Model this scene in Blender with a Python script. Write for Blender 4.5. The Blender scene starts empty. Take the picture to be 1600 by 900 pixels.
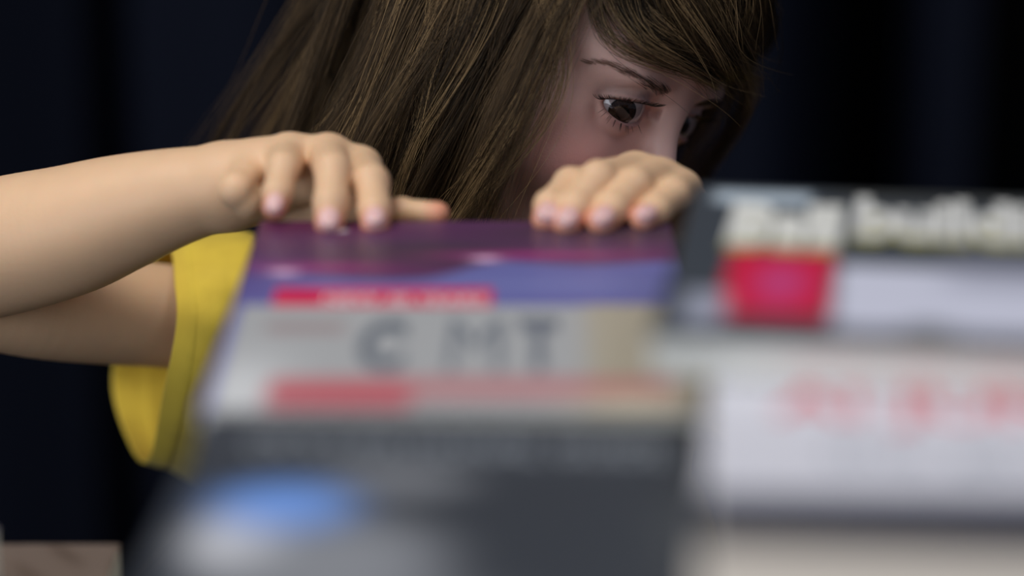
import bpy, bmesh, math, random, os
import numpy as np
from mathutils import Vector, Matrix

random.seed(7)
rng = np.random.default_rng(11)
SC = bpy.context.scene
COL = SC.collection
FINE = float(os.environ.get('VOX', '1.1')) * 1e-3      # voxel size of the skin surface

# ------------------------------------------------------------------ camera
PITCH = math.radians(17.2)
CAMZ = 1.341
FPX = 100.0 / 36.0 * 1600.0
CP, SP = math.cos(PITCH), math.sin(PITCH)
CAM = np.array([0.0, 0.0, CAMZ])
cam_data = bpy.data.cameras.new('camera')
cam = bpy.data.objects.new('camera', cam_data)
COL.objects.link(cam)
cam.location = (0, 0, CAMZ)
cam.rotation_euler = (math.pi / 2 - PITCH, 0, 0)
cam_data.lens = 100.0
cam_data.sensor_width = 36.0
cam_data.clip_start = 0.02
cam_data.dof.use_dof = True
cam_data.dof.focus_distance = 1.345
cam_data.dof.aperture_fstop = 1.85
SC.camera = cam

# ------------------------------------------------------------------ light
world = bpy.data.worlds.new('world')
SC.world = world
world.use_nodes = True
bg = world.node_tree.nodes['Background']
bg.inputs[0].default_value = (0.62, 0.72, 1.0, 1)
bg.inputs[1].default_value = 0.10


def area(name, loc, target, size, power, col):
    l = bpy.data.lights.new(name, 'AREA')
    l.shape = 'RECTANGLE'
    l.size, l.size_y = size
    l.energy = power
    l.color = col
    o = bpy.data.objects.new(name, l)
    COL.objects.link(o)
    o.location = loc
    d = Vector(target) - Vector(loc)
    o.rotation_euler = d.to_track_quat('-Z', 'Y').to_euler()
    return o


area('ceiling_panel_light', (-0.75, 0.75, 2.75), (0, 1.15, 1.0), (1.2, 0.8), 25, (1.0, 0.96, 0.9))
area('window_light', (-1.5, -0.5, 1.55), (0, 1.2, 1.0), (1.0, 1.2), 17, (0.82, 0.89, 1.0))
area('hall_light', (1.2, 0.5, 2.75), (0.2, 1.1, 1.0), (1.0, 0.8), 7, (0.86, 0.9, 1.0))

SC.view_settings.view_transform = 'Standard'
SC.view_settings.look = 'None'
SC.view_settings.exposure = 0.0
SC.view_settings.gamma = 1.0
SC.view_settings.use_curve_mapping = False


# ------------------------------------------------------------------ helpers
def at(px, py, D):
    """The point seen at pixel (px, py) at the horizontal distance D from the camera."""
    u, v = (px - 800) / FPX, (450 - py) / FPX
    t = D / (CP + v * SP)
    return np.array([t * u, D, CAMZ + t * (-SP + v * CP)])


def lin(r, g, b):
    f = lambda c: (c / 255 / 12.92) if c / 255 <= 0.04045 else ((c / 255 + 0.055) / 1.055) ** 2.4
    return (f(r), f(g), f(b))


def nrm(v):
    v = np.asarray(v, float)
    return v / np.linalg.norm(v)


def mat(name, color, rough=0.6, spec=0.5, bump=0.0, bscale=200.0, attr=None, sss=0.0, sss_r=(1, .3, .15),
        sss_scale=0.004, sheen=0.0, metallic=0.0, vary=0.0, vscale=30.0):
    m = bpy.data.materials.new(name)
    m.use_nodes = True
    nt = m.node_tree
    b = nt.nodes['Principled BSDF']
    b.inputs['Base Color'].default_value = (*color, 1)
    b.inputs['Roughness'].default_value = rough
    b.inputs['Specular IOR Level'].default_value = spec
    b.inputs['Metallic'].default_value = metallic
    if sss > 0:
        b.inputs['Subsurface Weight'].default_value = sss
        b.inputs['Subsurface Radius'].default_value = sss_r
        b.inputs['Subsurface Scale'].default_value = sss_scale
    if sheen > 0:
        b.inputs['Sheen Weight'].default_value = sheen
        b.inputs['Sheen Roughness'].default_value = 0.5
    tc = nt.nodes.new('ShaderNodeTexCoord')
    src = None
    if attr:
        a = nt.nodes.new('ShaderNodeAttribute')
        a.attribute_name = attr
        src = a.outputs['Color']
    if vary > 0:
        n = nt.nodes.new('ShaderNodeTexNoise')
        n.inputs['Scale'].default_value = vscale
        n.inputs['Detail'].default_value = 4
        nt.links.new(tc.outputs['Object'], n.inputs['Vector'])
        mr = nt.nodes.new('ShaderNodeMapRange')
        mr.inputs['To Min'].default_value = 1 - vary
        mr.inputs['To Max'].default_value = 1 + vary
        nt.links.new(n.outputs['Fac'], mr.inputs['Value'])
        mx = nt.nodes.new('ShaderNodeVectorMath')
        mx.operation = 'SCALE'
        if src:
            nt.links.new(src, mx.inputs[0])
        else:
            mx.inputs[0].default_value = color
        nt.links.new(mr.outputs['Result'], mx.inputs['Scale'])
        src = mx.outputs[0]
    if src:
        nt.links.new(src, b.inputs['Base Color'])
    if bump > 0:
        n = nt.nodes.new('ShaderNodeTexNoise')
        n.inputs['Scale'].default_value = bscale
        n.inputs['Detail'].default_value = 3
        nt.links.new(tc.outputs['Object'], n.inputs['Vector'])
        bp = nt.nodes.new('ShaderNodeBump')
        bp.inputs['Strength'].default_value = bump
        bp.inputs['Distance'].default_value = 0.001
        nt.links.new(n.outputs['Fac'], bp.inputs['Height'])
        nt.links.new(bp.outputs['Normal'], b.inputs['Normal'])
    return m


def mesh_from(name, V, F, m=None, parent=None, smooth=True, color=None, loc=None):
    """V (n,3) array, F (m,3|4) array or list of faces."""
    me = bpy.data.meshes.new(name)
    V = np.asarray(V, np.float32)
    if isinstance(F, np.ndarray):
        k = F.shape[1]
        me.vertices.add(len(V))
        me.vertices.foreach_set('co', V.ravel())
        me.loops.add(F.size)
        me.loops.foreach_set('vertex_index', F.ravel().astype(np.int32))
        me.polygons.add(len(F))
        me.polygons.foreach_set('loop_start', np.arange(0, F.size, k, dtype=np.int32))
        me.polygons.foreach_set('loop_total', np.full(len(F), k, dtype=np.int32))
        me.update(calc_edges=True)
        me.validate()
    else:
        me.from_pydata([tuple(v) for v in V], [], F)
    if smooth and len(me.polygons):
        me.polygons.foreach_set('use_smooth', np.ones(len(me.polygons), dtype=bool))
    if color is not None:
        ca = me.color_attributes.new('tint', 'FLOAT_COLOR', 'POINT')
        c4 = np.ones((len(V), 4), np.float32)
        c4[:, :3] = color
        ca.data.foreach_set('color', c4.ravel())
    if m:
        me.materials.append(m)
    o = bpy.data.objects.new(name, me)
    COL.objects.link(o)
    if parent:
        o.parent = parent
    if loc is not None:
        o.location = loc
    return o


def empty(name, loc=(0, 0, 0), rz=0.0, rot=None):
    o = bpy.data.objects.new(name, None)
    o.empty_display_size = 0.05
    COL.objects.link(o)
    o.location = loc
    o.rotation_euler = rot if rot else (0, 0, rz)
    return o


def tag(o, label=None, cat=None, group=None, kind=None):
    if label: o['label'] = label
    if cat: o['category'] = cat
    if group: o['group'] = group
    if kind: o['kind'] = kind
    return o


def box_bm(x0, x1, y0, y1, z0, z1, bev=0.0, seg=2):
    bm = bmesh.new()
    vs = [bm.verts.new((x, y, z)) for z in (z0, z1) for y in (y0, y1) for x in (x0, x1)]
    for f in ((0, 2, 3, 1), (4, 5, 7, 6), (0, 1, 5, 4), (2, 6, 7, 3), (0, 4, 6, 2), (1, 3, 7, 5)):
        bm.faces.new([vs[i] for i in f])
    if bev > 0:
        bmesh.ops.bevel(bm, geom=bm.edges[:], offset=bev, segments=seg, affect='EDGES', profile=0.5)
    return bm


def obj_bm(name, bm, m, parent=None, smooth=False):
    me = bpy.data.meshes.new(name)
    bmesh.ops.recalc_face_normals(bm, faces=bm.faces[:])
    bm.to_mesh(me)
    bm.free()
    if smooth:
        for p in me.polygons: p.use_smooth = True
    me.materials.append(m)
    o = bpy.data.objects.new(name, me)
    COL.objects.link(o)
    if parent: o.parent = parent
    return o


# ------------------------------------------------------------------ setting
m_floor = mat('floor_dark', lin(40, 40, 44), 0.5, vary=0.2, vscale=6)
m_curtain = mat('curtain_navy', lin(23, 27, 40), 0.9, 0.1, bump=0.3, bscale=600)
m_table = mat('table_cloth_black', lin(28, 28, 32), 0.85, 0.2, bump=0.4, bscale=900)
tag(obj_bm('floor', box_bm(-3, 3, -1.2, 3.2, -0.05, 0), m_floor), kind='structure')
m_wall = mat('wall_paint', lin(14, 15, 18), 0.9, 0.1, bump=0.2, bscale=80)
tag(obj_bm('wall_back', box_bm(-3, 3, 3.2, 3.3, 0, 2.9), m_wall), kind='structure')


def curtain(x0, x1, y, ph, label):
    nx, nz = max(24, int((x1 - x0) * 180)), 30
    xs = np.linspace(x0, x1, nx)
    zs = np.linspace(0.03, 2.8, nz)
    V = []
    for z in zs:
        for x in xs:
            a = 1.0 + 0.25 * math.sin(z * 1.3 + x * 2)
            d = 0.065 * a * math.sin((x + 0.03 * math.sin(z * .9)) * 13 + ph) + 0.03 * a * math.sin(x * 29 + ph * 2 + 0.4 * z)
            V.append((x + 0.02 * math.cos(x * 17 + ph), y + d, z))
    F = [(j * nx + i, j * nx + i + 1, (j + 1) * nx + i + 1, (j + 1) * nx + i) for j in range(nz - 1) for i in range(nx - 1)]
    o = mesh_from('curtain', V, F, m_curtain)
    s = o.modifiers.new('thick', 'SOLIDIFY')
    s.thickness = 0.003
    tag(o, label, 'curtain', 'dark navy curtains behind the child')
    return o


curtain(-1.5, -0.43, 2.62, 0.5, 'dark navy curtain panel behind the bare forearm at the left edge')
curtain(-0.345, 0.295, 2.66, 2.2, 'dark navy curtain panel directly behind the child\'s head and hair')
curtain(0.385, 0.475, 2.66, 1.2, 'narrow dark navy curtain strip behind the white title letters')
curtain(0.56, 1.5, 2.66, 0.2, 'dark navy curtain panel beyond the right edge of the pile')

# table
tb = empty('display_table', (0.06, 0.72, 0))
tag(tb, 'display table under a black cloth carrying the piles of books', 'table')
TZ = 0.80
obj_bm('tabletop', box_bm(-0.75, 0.75, -0.42, 0.52, TZ - 0.03, TZ - 0.003, 0.002), mat('table_wood', lin(90, 70, 50), 0.5), tb)
for sx in (-0.7, 0.7):
    for sy in (-0.37, 0.47):
        obj_bm('leg', box_bm(sx - .02, sx + .02, sy - .02, sy + .02, 0, TZ - 0.03, 0.003), mat('table_metal', lin(60, 60, 62), 0.4, metallic=0.6), tb)


def cloth_mesh():
    # a draped cloth: flat top, rounded shoulder and a skirt with soft waves
    x0, x1, y0, y1 = -0.757, 0.757, -0.427, 0.527
    per = []
    n = 90
    for i in range(n): per.append((x0 + (x1 - x0) * i / n, y0, 0, -1))
    for i in range(60): per.append((x1, y0 + (y1 - y0) * i / 60, 1, 0))
    for i in range(n): per.append((x1 - (x1 - x0) * i / n, y1, 0, 1))
    for i in range(60): per.append((x0, y1 - (y1 - y0) * i / 60, -1, 0))
    rows = [(-0.01, 0.0), (-0.003, -0.0008), (0.0, -0.004), (0.002, -0.02), (0.006, -0.1), (0.01, -0.25), (0.014, -0.42)]
    V, F = [], []
    N = len(per)
    for r, (o_, dz) in enumerate(rows):
        for k, (x, y, nx_, ny_) in enumerate(per):
            w = 0.018 * max(0, -dz - 0.02) / 0.4 * (1 + math.sin(k * 0.55))
            V.append((x + nx_ * (o_ + w), y + ny_ * (o_ + w), TZ + dz))
    for r in range(len(rows) - 1):
        for k in range(N):
            a, b = r * N + k, r * N + (k + 1) % N
            F.append((a, a + N, b + N, b))
    F.append(tuple(range(N)))
    return V, F


V_, F_ = cloth_mesh()
tcl = mesh_from('tablecloth', V_, F_, m_table, loc=(0.06, 0.72, 0))
tag(tcl, 'black cloth draped over the display table under the books', 'tablecloth')

# ------------------------------------------------------------------ books
m_page = mat('page_paper', lin(226, 220, 200), 0.8, 0.2, bump=0.5, bscale=400)
m_art = mat('printed_cover', (0.5, 0.5, 0.5), 0.36, 0.45, attr='tint')


def page_mat(c):
    """page edges: fine horizontal lines of the paper sheets"""
    m = bpy.data.materials.new('page_edges')
    m.use_nodes = True
    nt = m.node_tree
    b = nt.nodes['Principled BSDF']
    b.inputs['Roughness'].default_value = 0.8
    b.inputs['Specular IOR Level'].default_value = 0.2
    tc = nt.nodes.new('ShaderNodeTexCoord')
    mp = nt.nodes.new('ShaderNodeMapping')
    mp.inputs['Scale'].default_value = (2, 2, 1600)
    n = nt.nodes.new('ShaderNodeTexNoise')
    n.inputs['Scale'].default_value = 1.0
    nt.links.new(tc.outputs['Object'], mp.inputs['Vector'])
    nt.links.new(mp.outputs['Vector'], n.inputs['Vector'])
    r = nt.nodes.new('ShaderNodeValToRGB')
    r.color_ramp.elements[0].position = 0.35
    r.color_ramp.elements[0].color = (c[0] * .85, c[1] * .85, c[2] * .83, 1)
    r.color_ramp.elements[1].position = 0.6
    r.color_ramp.elements[1].color = (*c, 1)
    nt.links.new(n.outputs['Fac'], r.inputs['Fac'])
    nt.links.new(r.outputs['Color'], b.inputs['Base Color'])
    return m


m_pages = page_mat(lin(250, 249, 240))
m_pages2 = page_mat(lin(215, 205, 180))


def text_mesh(s, size, bold=0.0, extrude=0.0, font_sx=1.0):
    cu = bpy.data.curves.new('t', 'FONT')
    cu.body = s
    cu.size = size
    cu.offset = bold
    cu.resolution_u = 3
    o = bpy.data.objects.new('t', cu)
    COL.objects.link(o)
    dg = bpy.context.evaluated_depsgraph_get()
    dg.update()
    me = bpy.data.meshes.new_from_object(o.evaluated_get(dg))
    V = np.array([v.co[:] for v in me.vertices])
    F = [tuple(p.vertices) for p in me.polygons]
    bpy.data.objects.remove(o)
    bpy.data.curves.remove(cu)
    bpy.data.meshes.remove(me)
    V[:, 0] -= V[:, 0].min()
    V[:, 1] -= V[:, 1].min()
    V[:, 0] *= font_sx
    return V, F


def book(loc, rz, w, d, th, color, label, art=None, texts=(), pages=None, spine='left', hard=0.0, group=None, name='book', rot=None, grid=(150, 150)):
    """A closed book lying flat: local x = width, y = depth (front edge at 0), z = 0 bottom. Origin at the near left corner."""
    root = empty(name, loc, rz, rot)
    tag(root, label, 'book', group)
    ct = 0.0022 if hard else 0.0006
    mc = mat('cover_stock', color, 0.4, 0.45, bump=0.1, bscale=300)
    ins = 0.003 if hard else 0.0004
    # page block
    bm = box_bm(ins if spine != 'left' else 0.001, w - (ins if spine != 'right' else 0.001), ins if spine != 'front' else .001, d - (ins if spine != 'back' else .001), ct, th - ct)
    bmesh.ops.subdivide_edges(bm, edges=[e for e in bm.edges if abs(e.verts[0].co.z - e.verts[1].co.z) > th / 2], cuts=3)
    obj_bm('page_block', bm, pages or m_pages, root)
    # cover: two boards and the spine
    bm = bmesh.new()
    def add(b2):
        me = bpy.data.meshes.new('x'); b2.to_mesh(me); b2.free(); bm.from_mesh(me); bpy.data.meshes.remove(me)
    bv = min(ct * 0.4, 0.0006)
    add(box_bm(0, w, 0, d, 0, ct, bv))
    add(box_bm(0, w, 0, d, th - ct, th, bv))
    if spine == 'left': add(box_bm(-ct * 0.6, ct, 0, d, 0, th, bv))
    if spine == 'right': add(box_bm(w - ct, w + ct * 0.6, 0, d, 0, th, bv))
    if spine == 'back': add(box_bm(0, w, d - ct, d + ct * .6, 0, th, bv))
    if spine == 'front': add(box_bm(0, w, -ct * .6, ct, 0, th, bv))
    cov = obj_bm('cover', bm, mc, root)
    if art:
        nx, ny = grid
        gx, gy = np.meshgrid(np.linspace(0.0004, w - 0.0004, nx), np.linspace(0.0004, d - 0.0004, ny))
        x, y = gx.ravel(), gy.ravel()
        C = art(x / w, y / d)
        V = np.stack([x, y, np.full_like(x, th + 0.00012)], 1)
        idx = np.arange(nx * ny).reshape(ny, nx)
        F = np.stack([idx[:-1, :-1].ravel(), idx[:-1, 1:].ravel(), idx[1:, 1:].ravel(), idx[1:, :-1].ravel()], 1)
        mesh_from('cover_print', V, F, m_art, root, smooth=False, color=C)
    for k_, (s, u, v, uw, vh, colr, bold) in enumerate(texts):
        V, F = text_mesh(s, 0.02, bold)
        V[:, 0] *= uw * w / max(1e-6, V[:, 0].max())
        V[:, 1] *= vh * d / max(1e-6, V[:, 1].max())
        V[:, 0] += u * w
        V[:, 1] += v * d
        V[:, 2] = th + 0.00025 + 0.00006 * k_
        mesh_from('lettering', V, F, mat('ink', colr, 0.45, 0.4), root, smooth=False)
    return root


def sstep(a, b, x):
    t = np.clip((x - a) / (b - a), 0, 1)
    return t * t * (3 - 2 * t)


def mixc(C, c, m):
    return C * (1 - m[:, None]) + np.array(c)[None, :] * m[:, None]


def blob(u, v, cu, cv, ru, rv, p=1.0):
    return np.exp(-(((u - cu) / ru) ** 2 + ((v - cv) / rv) ** 2) ** p)


def rect(u, v, u0, u1, v0, v1, s=0.008):
    return sstep(u0 - s, u0 + s, u) * (1 - sstep(u1 - s, u1 + s, u)) * sstep(v0 - s, v0 + s, v) * (1 - sstep(v1 - s, v1 + s, v))


# cover of the book under the hands: (u across, v from near edge to far edge)
def art_purple(u, v):
    C = np.zeros((len(u), 3)) + np.array(lin(98, 58, 98))
    C = mixc(C, lin(70, 62, 74), blob(u, v, 0.42, 0.80, 0.26, 0.07))
    C = mixc(C, lin(72, 56, 70), blob(u, v, 0.85, 0.93, 0.3, 0.06))
    C = mixc(C, lin(92, 36, 76), blob(u, v, 0.12, 0.97, 0.22, 0.06))
    C = mixc(C, lin(170, 62, 130), blob(u, v, 0.13, 0.715, 0.20, 0.025) * 0.9)
    C = mixc(C, lin(172, 62, 134), blob(u, v, 0.66, 0.79, 0.24, 0.022) * 0.9)
    vb = 0.655 + 0.09 * sstep(0.40, 0.62, u) + 0.012 * np.sin(u * 14)
    C = mixc(C, lin(116, 118, 182), (1 - sstep(vb - 0.02, vb + 0.02, v)))
    C = mixc(C, lin(98, 84, 150), blob(u, v, 0.0, 0.62, 0.14, 0.12) * 0.8)
    C = mixc(C, lin(150, 160, 214), blob(u, v, 0.75, 0.62, 0.25, 0.015) * 0.5)
    C = mixc(C, lin(250, 205, 240), blob(u, v, 0.092, 0.688, 0.034, 0.014))
    C = mixc(C, lin(250, 205, 240), blob(u, v, 0.553, 0.768, 0.034, 0.014))
    C = mixc(C, lin(240, 240, 245), blob(u, v, 0.20, 0.937, 0.018, 0.008, 2))
    pale = (1 - sstep(0.498, 0.51, v)) * sstep(0.015, 0.03, u)
    C = mixc(C, lin(182, 184, 186), pale)
    C = mixc(C, lin(188, 180, 162), (1 - sstep(0.505, 0.52, v)) * sstep(0.74, 0.82, u))
    C = mixc(C, lin(226, 228, 230), blob(u, v, 0.07, 0.08, 0.10, 0.16) * pale)
    C = mixc(C, lin(222, 40, 92), rect(u, v, 0.085, 0.575, 0.50, 0.60, 0.004))
    C = mixc(C, lin(206, 112, 118), rect(u, v, 0.13, 0.95, 0.06, 0.15, 0.02) * 0.7)
    C = mixc(C, lin(208, 74, 92), rect(u, v, 0.13, 0.42, 0.02, 0.12, 0.02) * 0.8)
    C = mixc(C, lin(228, 218, 196), blob(u, v, 0.88, 0.03, 0.12, 0.05))
    C = mixc(C, lin(150, 104, 104), rect(u, v, 0.09, 0.26, 0.36, 0.42, 0.02) * 0.45)
    return C


def art_white(u, v):
    C = np.zeros((len(u), 3)) + np.array(lin(226, 226, 236))
    C = mixc(C, lin(206, 206, 196), sstep(0.93, 1.0, v))
    C = mixc(C, lin(34, 38, 56), (1 - sstep(0.40, 0.42, v - 0.03 - 0.05 * (u - 0.3))))
    C = mixc(C, lin(216, 208, 198), (1 - sstep(0.265, 0.275, v)))
    return C


def art_charcoal(u, v):
    C = np.zeros((len(u), 3)) + np.array(lin(70, 76, 84))
    C = mixc(C, lin(66, 68, 68), sstep(0.86, 0.97, v) * sstep(0.15, 0.25, u))
    C = mixc(C, lin(190, 204, 216), rect(u, v, 0.03, 0.17, 0.87, 0.965, 0.012))
    C = mixc(C, lin(222, 36, 70), rect(u, v, 0.075, 0.215, 0.14, 0.535, 0.006))
    C = mixc(C, lin(210, 80, 144), blob(u, v, 0.15, 0.34, 0.035, 0.11))
    C = mixc(C, lin(222, 224, 242), rect(u, v, 0.225, 1.3, 0.09, 0.47, 0.008))
    C = mixc(C, lin(150, 152, 170), rect(u, v, 0.37, 0.8, 0.36, 0.56, 0.04) * 0.6)
    C = mixc(C, lin(168, 172, 190), rect(u, v, 0.03, 0.085, 0.08, 0.27, 0.012))
    C = mixc(C, lin(74, 78, 74), blob(u, v, 0.345, 0.07, 0.04, 0.06, 2))
    return C


def art_front(u, v):
    C = np.zeros((len(u), 3)) + np.array(lin(64, 68, 75))
    C = mixc(C, lin(80, 84, 92), rect(u, v, -1, 2, 0.80, 1.2, 0.04) * 0.4)
    C = mixc(C, lin(190, 193, 200), blob(u, v, 0.42, 0.74, 0.15, 0.06, 2) * 0.4)
    C = mixc(C, lin(215, 217, 224), blob(u, v, 0.155, 0.49, 0.10, 0.12, 2))
    C = mixc(C, lin(160, 163, 170), blob(u, v, 0.35, 0.42, 0.20, 0.17, 2) * 0.8)
    C = mixc(C, lin(124, 168, 244), blob(u, v, 0.215, 0.63, 0.14, 0.09, 2))
    C = mixc(C, lin(150, 153, 158), blob(u, v, 0.40, 0.22, 0.3, 0.12, 2) * 0.6)
    return C


TOP = 1.0                         # height of the left piles


def pile(x, y, rz, w, d, z_top, colors, group, where):
    """the books of a pile under its top one, from the table up; returns nothing"""
    z = TZ
    n = len(colors)
    th_all = z_top - TZ
    ws = [0.7 + 0.6 * random.random() for _ in range(n)]
    for i, c in enumerate(colors):
        th = th_all * ws[i] / sum(ws)
        dx, dy = random.uniform(0.0, 0.005), random.uniform(0.0, 0.004)
        a = rz + random.uniform(-0.012, 0.012)
        pos = ('lowest' if i == 0 else 'topmost hidden' if i == n - 1 else ['second', 'third', 'fourth', 'fifth'][i - 1])
        cn = c[1]
        book((x + dx, y + dy, z), a, w - 0.008 - random.uniform(0, .006), d - 0.008 - random.uniform(0, .004), th - 0.0002, lin(*c[0]),
             f'{cn} book {where}, {ordinal(i)} from the table', spine='right' if i % 2 else 'left', group=group,
             pages=m_pages2 if i % 3 == 1 else None)
        z += th


def ordinal(i):
    return ['first', 'second', 'third', 'fourth', 'fifth', 'sixth'][i]


# far left pile: the purple book under the fingers
th = 0.016
book((-0.1120, 0.953, TOP - th), -0.008, 0.1795, 0.248, th, lin(70, 40, 80),
     'purple and blue book under the fingers with a pink band and pale panel', art_purple,
     [('NEW 30 YEARS', 0.20, 0.515, 0.36, 0.045, lin(250, 240, 245), 0.0004),
      ('C', 0.295, 0.18, 0.10, 0.25, lin(104, 112, 124), 0.0010),
      ('M', 0.485, 0.18, 0.115, 0.25, lin(124, 130, 140), 0.0),
      ('T', 0.635, 0.18, 0.085, 0.26, lin(116, 122, 134), 0.0010)], spine='left')
pile(-0.1095, 0.957, -0.008, 0.179, 0.244, TOP - th, [((40, 60, 90), 'blue'), ((150, 60, 50), 'rust red'), ((200, 196, 186), 'cream'), ((50, 52, 58), 'charcoal'), ((90, 110, 70), 'olive')],
     'books under the purple book', 'under the purple book')

# near left pile: dark blurred book with blue and white picture
book((-0.1185, 0.722, TOP - 0.014), -0.05, 0.172, 0.226, 0.014, lin(40, 43, 48),
     'dark charcoal book before the purple one, with a pale blue and white picture', art_front,
     [('OCCUPATIONAL GUIDE', 0.10, 0.84, 0.84, 0.085, lin(136, 142, 150), 0.0006)], spine='left')
pile(-0.1145, 0.727, -0.05, 0.170, 0.222, TOP - 0.014, [((90, 30, 34), 'dark red'), ((60, 64, 74), 'slate grey'), ((30, 34, 40), 'black'), ((44, 48, 60), 'navy')],
     'books under the charcoal picture book', 'under the book with the blue picture')

# far right pile: charcoal book with the white title and the red square
h2 = CAMZ - 0.30
corner = at(1015, 526, 0.914)
rz2 = -math.radians(8.3)
book((corner[0], 0.914, h2 - 0.0145), rz2, 0.27, 0.198, 0.0145, lin(58, 62, 68),
     'charcoal book with a white title and red square, topmost in the pile beside the hand', art_charcoal,
     [('Ball', 0.062, 0.54, 0.158, 0.30, lin(178, 172, 104), 0.0014),
      ('building', 0.238, 0.54, 0.36, 0.36, lin(178, 172, 104), 0.0008),
      ('Ball', 0.062, 0.585, 0.158, 0.29, lin(236, 236, 230), 0.0014),
      ('building', 0.238, 0.585, 0.36, 0.36, lin(232, 232, 228), 0.0009)], pages=m_pages, spine='back')
pile(corner[0] + 0.042, 0.990, rz2, 0.235, 0.135, h2 - 0.0145, [((40, 46, 60), 'navy'), ((120, 118, 110), 'grey'), ((170, 160, 130), 'tan'), ((60, 30, 40), 'maroon'), ((190, 190, 186), 'pale grey')],
     'books under the red square book', 'under the book with the red square')

# near right pile: white book with red letters
h3 = 1.0258
rz3 = -0.085
book((0.049, 0.70, h3 - 0.018), rz3, 0.28, 0.25, 0.018, lin(212, 210, 206),
     'white book with pale red lettering and a navy stripe, topmost in the nearest right pile', art_white,
     [('Al JUNIOR FOOTBALL', 0.075, 0.68, 1.2, 0.15, lin(222, 96, 106), 0.0004),
      ('the game of skill', 0.13, 0.53, 0.60, 0.09, lin(160, 168, 178), 0.0002)], spine='front')
pile(0.052, 0.703, rz3, 0.28, 0.248, h3 - 0.018, [((36, 40, 50), 'black'), ((80, 84, 96), 'slate grey'), ((150, 60, 60), 'red'), ((210, 206, 196), 'cream')],
     'books under the white book', 'under the white book')

# low piles at the far left of the table
pb = at(188, 850, 1.142)
def art_brown(u, v):
    C = np.zeros((len(u), 3)) + np.array(lin(122, 108, 100))
    s = np.sin((u * 38 + v * 30)) * np.sin(u * 13 - v * 7)
    C = mixc(C, lin(92, 78, 70), np.clip(s, 0, 1) * 0.7)
    C = mixc(C, lin(132, 132, 130), blob(u, v, 0.28, 0.75, 0.13, 0.4))
    return C
book((pb[0] - 0.170, 0.955, pb[2] - 0.022), 0.0, 0.170, 0.187, 0.022, lin(110, 96, 88),
     'brown book with streaked cover lying low at the left end of the table', art_brown, spine='left')
pile(pb[0] - 0.168, 0.957, 0.0, 0.170, 0.187, pb[2] - 0.022, [((60, 62, 66), 'grey'), ((120, 100, 70), 'brown')], 'books under the brown book', 'under the brown streaked book')
gb = at(-38, 819, 1.10)
book((gb[0] - 0.150, 0.93, pb[2] + 0.0005), -0.06, 0.150, 0.175, gb[2] - pb[2], lin(128, 124, 136),
     'grey lilac book resting across the brown book at the left edge', lambda u, v: np.zeros((len(u), 3)) + np.array(lin(128, 124, 136)), spine='left')

# ------------------------------------------------------------------ the child: a signed distance field meshed as one skin
AZ, EL_, TH = math.radians(61), math.radians(11), math.radians(27)   # how the head is turned, as seen from the camera
c_h = np.array([math.cos(EL_) * math.cos(AZ), -math.cos(EL_) * math.sin(AZ), math.sin(EL_)])
r_h = np.array([math.sin(AZ), math.cos(AZ), 0.0])
up_h = np.cross(c_h, r_h)
Bv, Uv, Rv = np.array([0, -CP, SP]), np.array([0, SP, CP]), np.array([1.0, 0, 0])


def h2w(v):
    X, Y, Z = v @ r_h, v @ up_h, v @ c_h
    X, Y = X * math.cos(TH) + Y * math.sin(TH), -X * math.sin(TH) + Y * math.cos(TH)
    return X * Rv + Y * Uv + Z * Bv


f_, l_, u_ = (h2w(e) for e in np.eye(3))
HR = np.stack([f_, l_, u_])                       # world -> head rows
EYE_L = np.array([0.0655, -0.0275, 0.0])            # right eyeball centre in the head frame
EYE_W = at(962, 156, 1.325)
HO = EYE_W - HR.T @ EYE_L                         # head origin in the world


def toW(p):
    return np.asarray(p) @ HR + HO


def toH(p):
    return (np.asarray(p) - HO) @ HR.T


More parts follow.
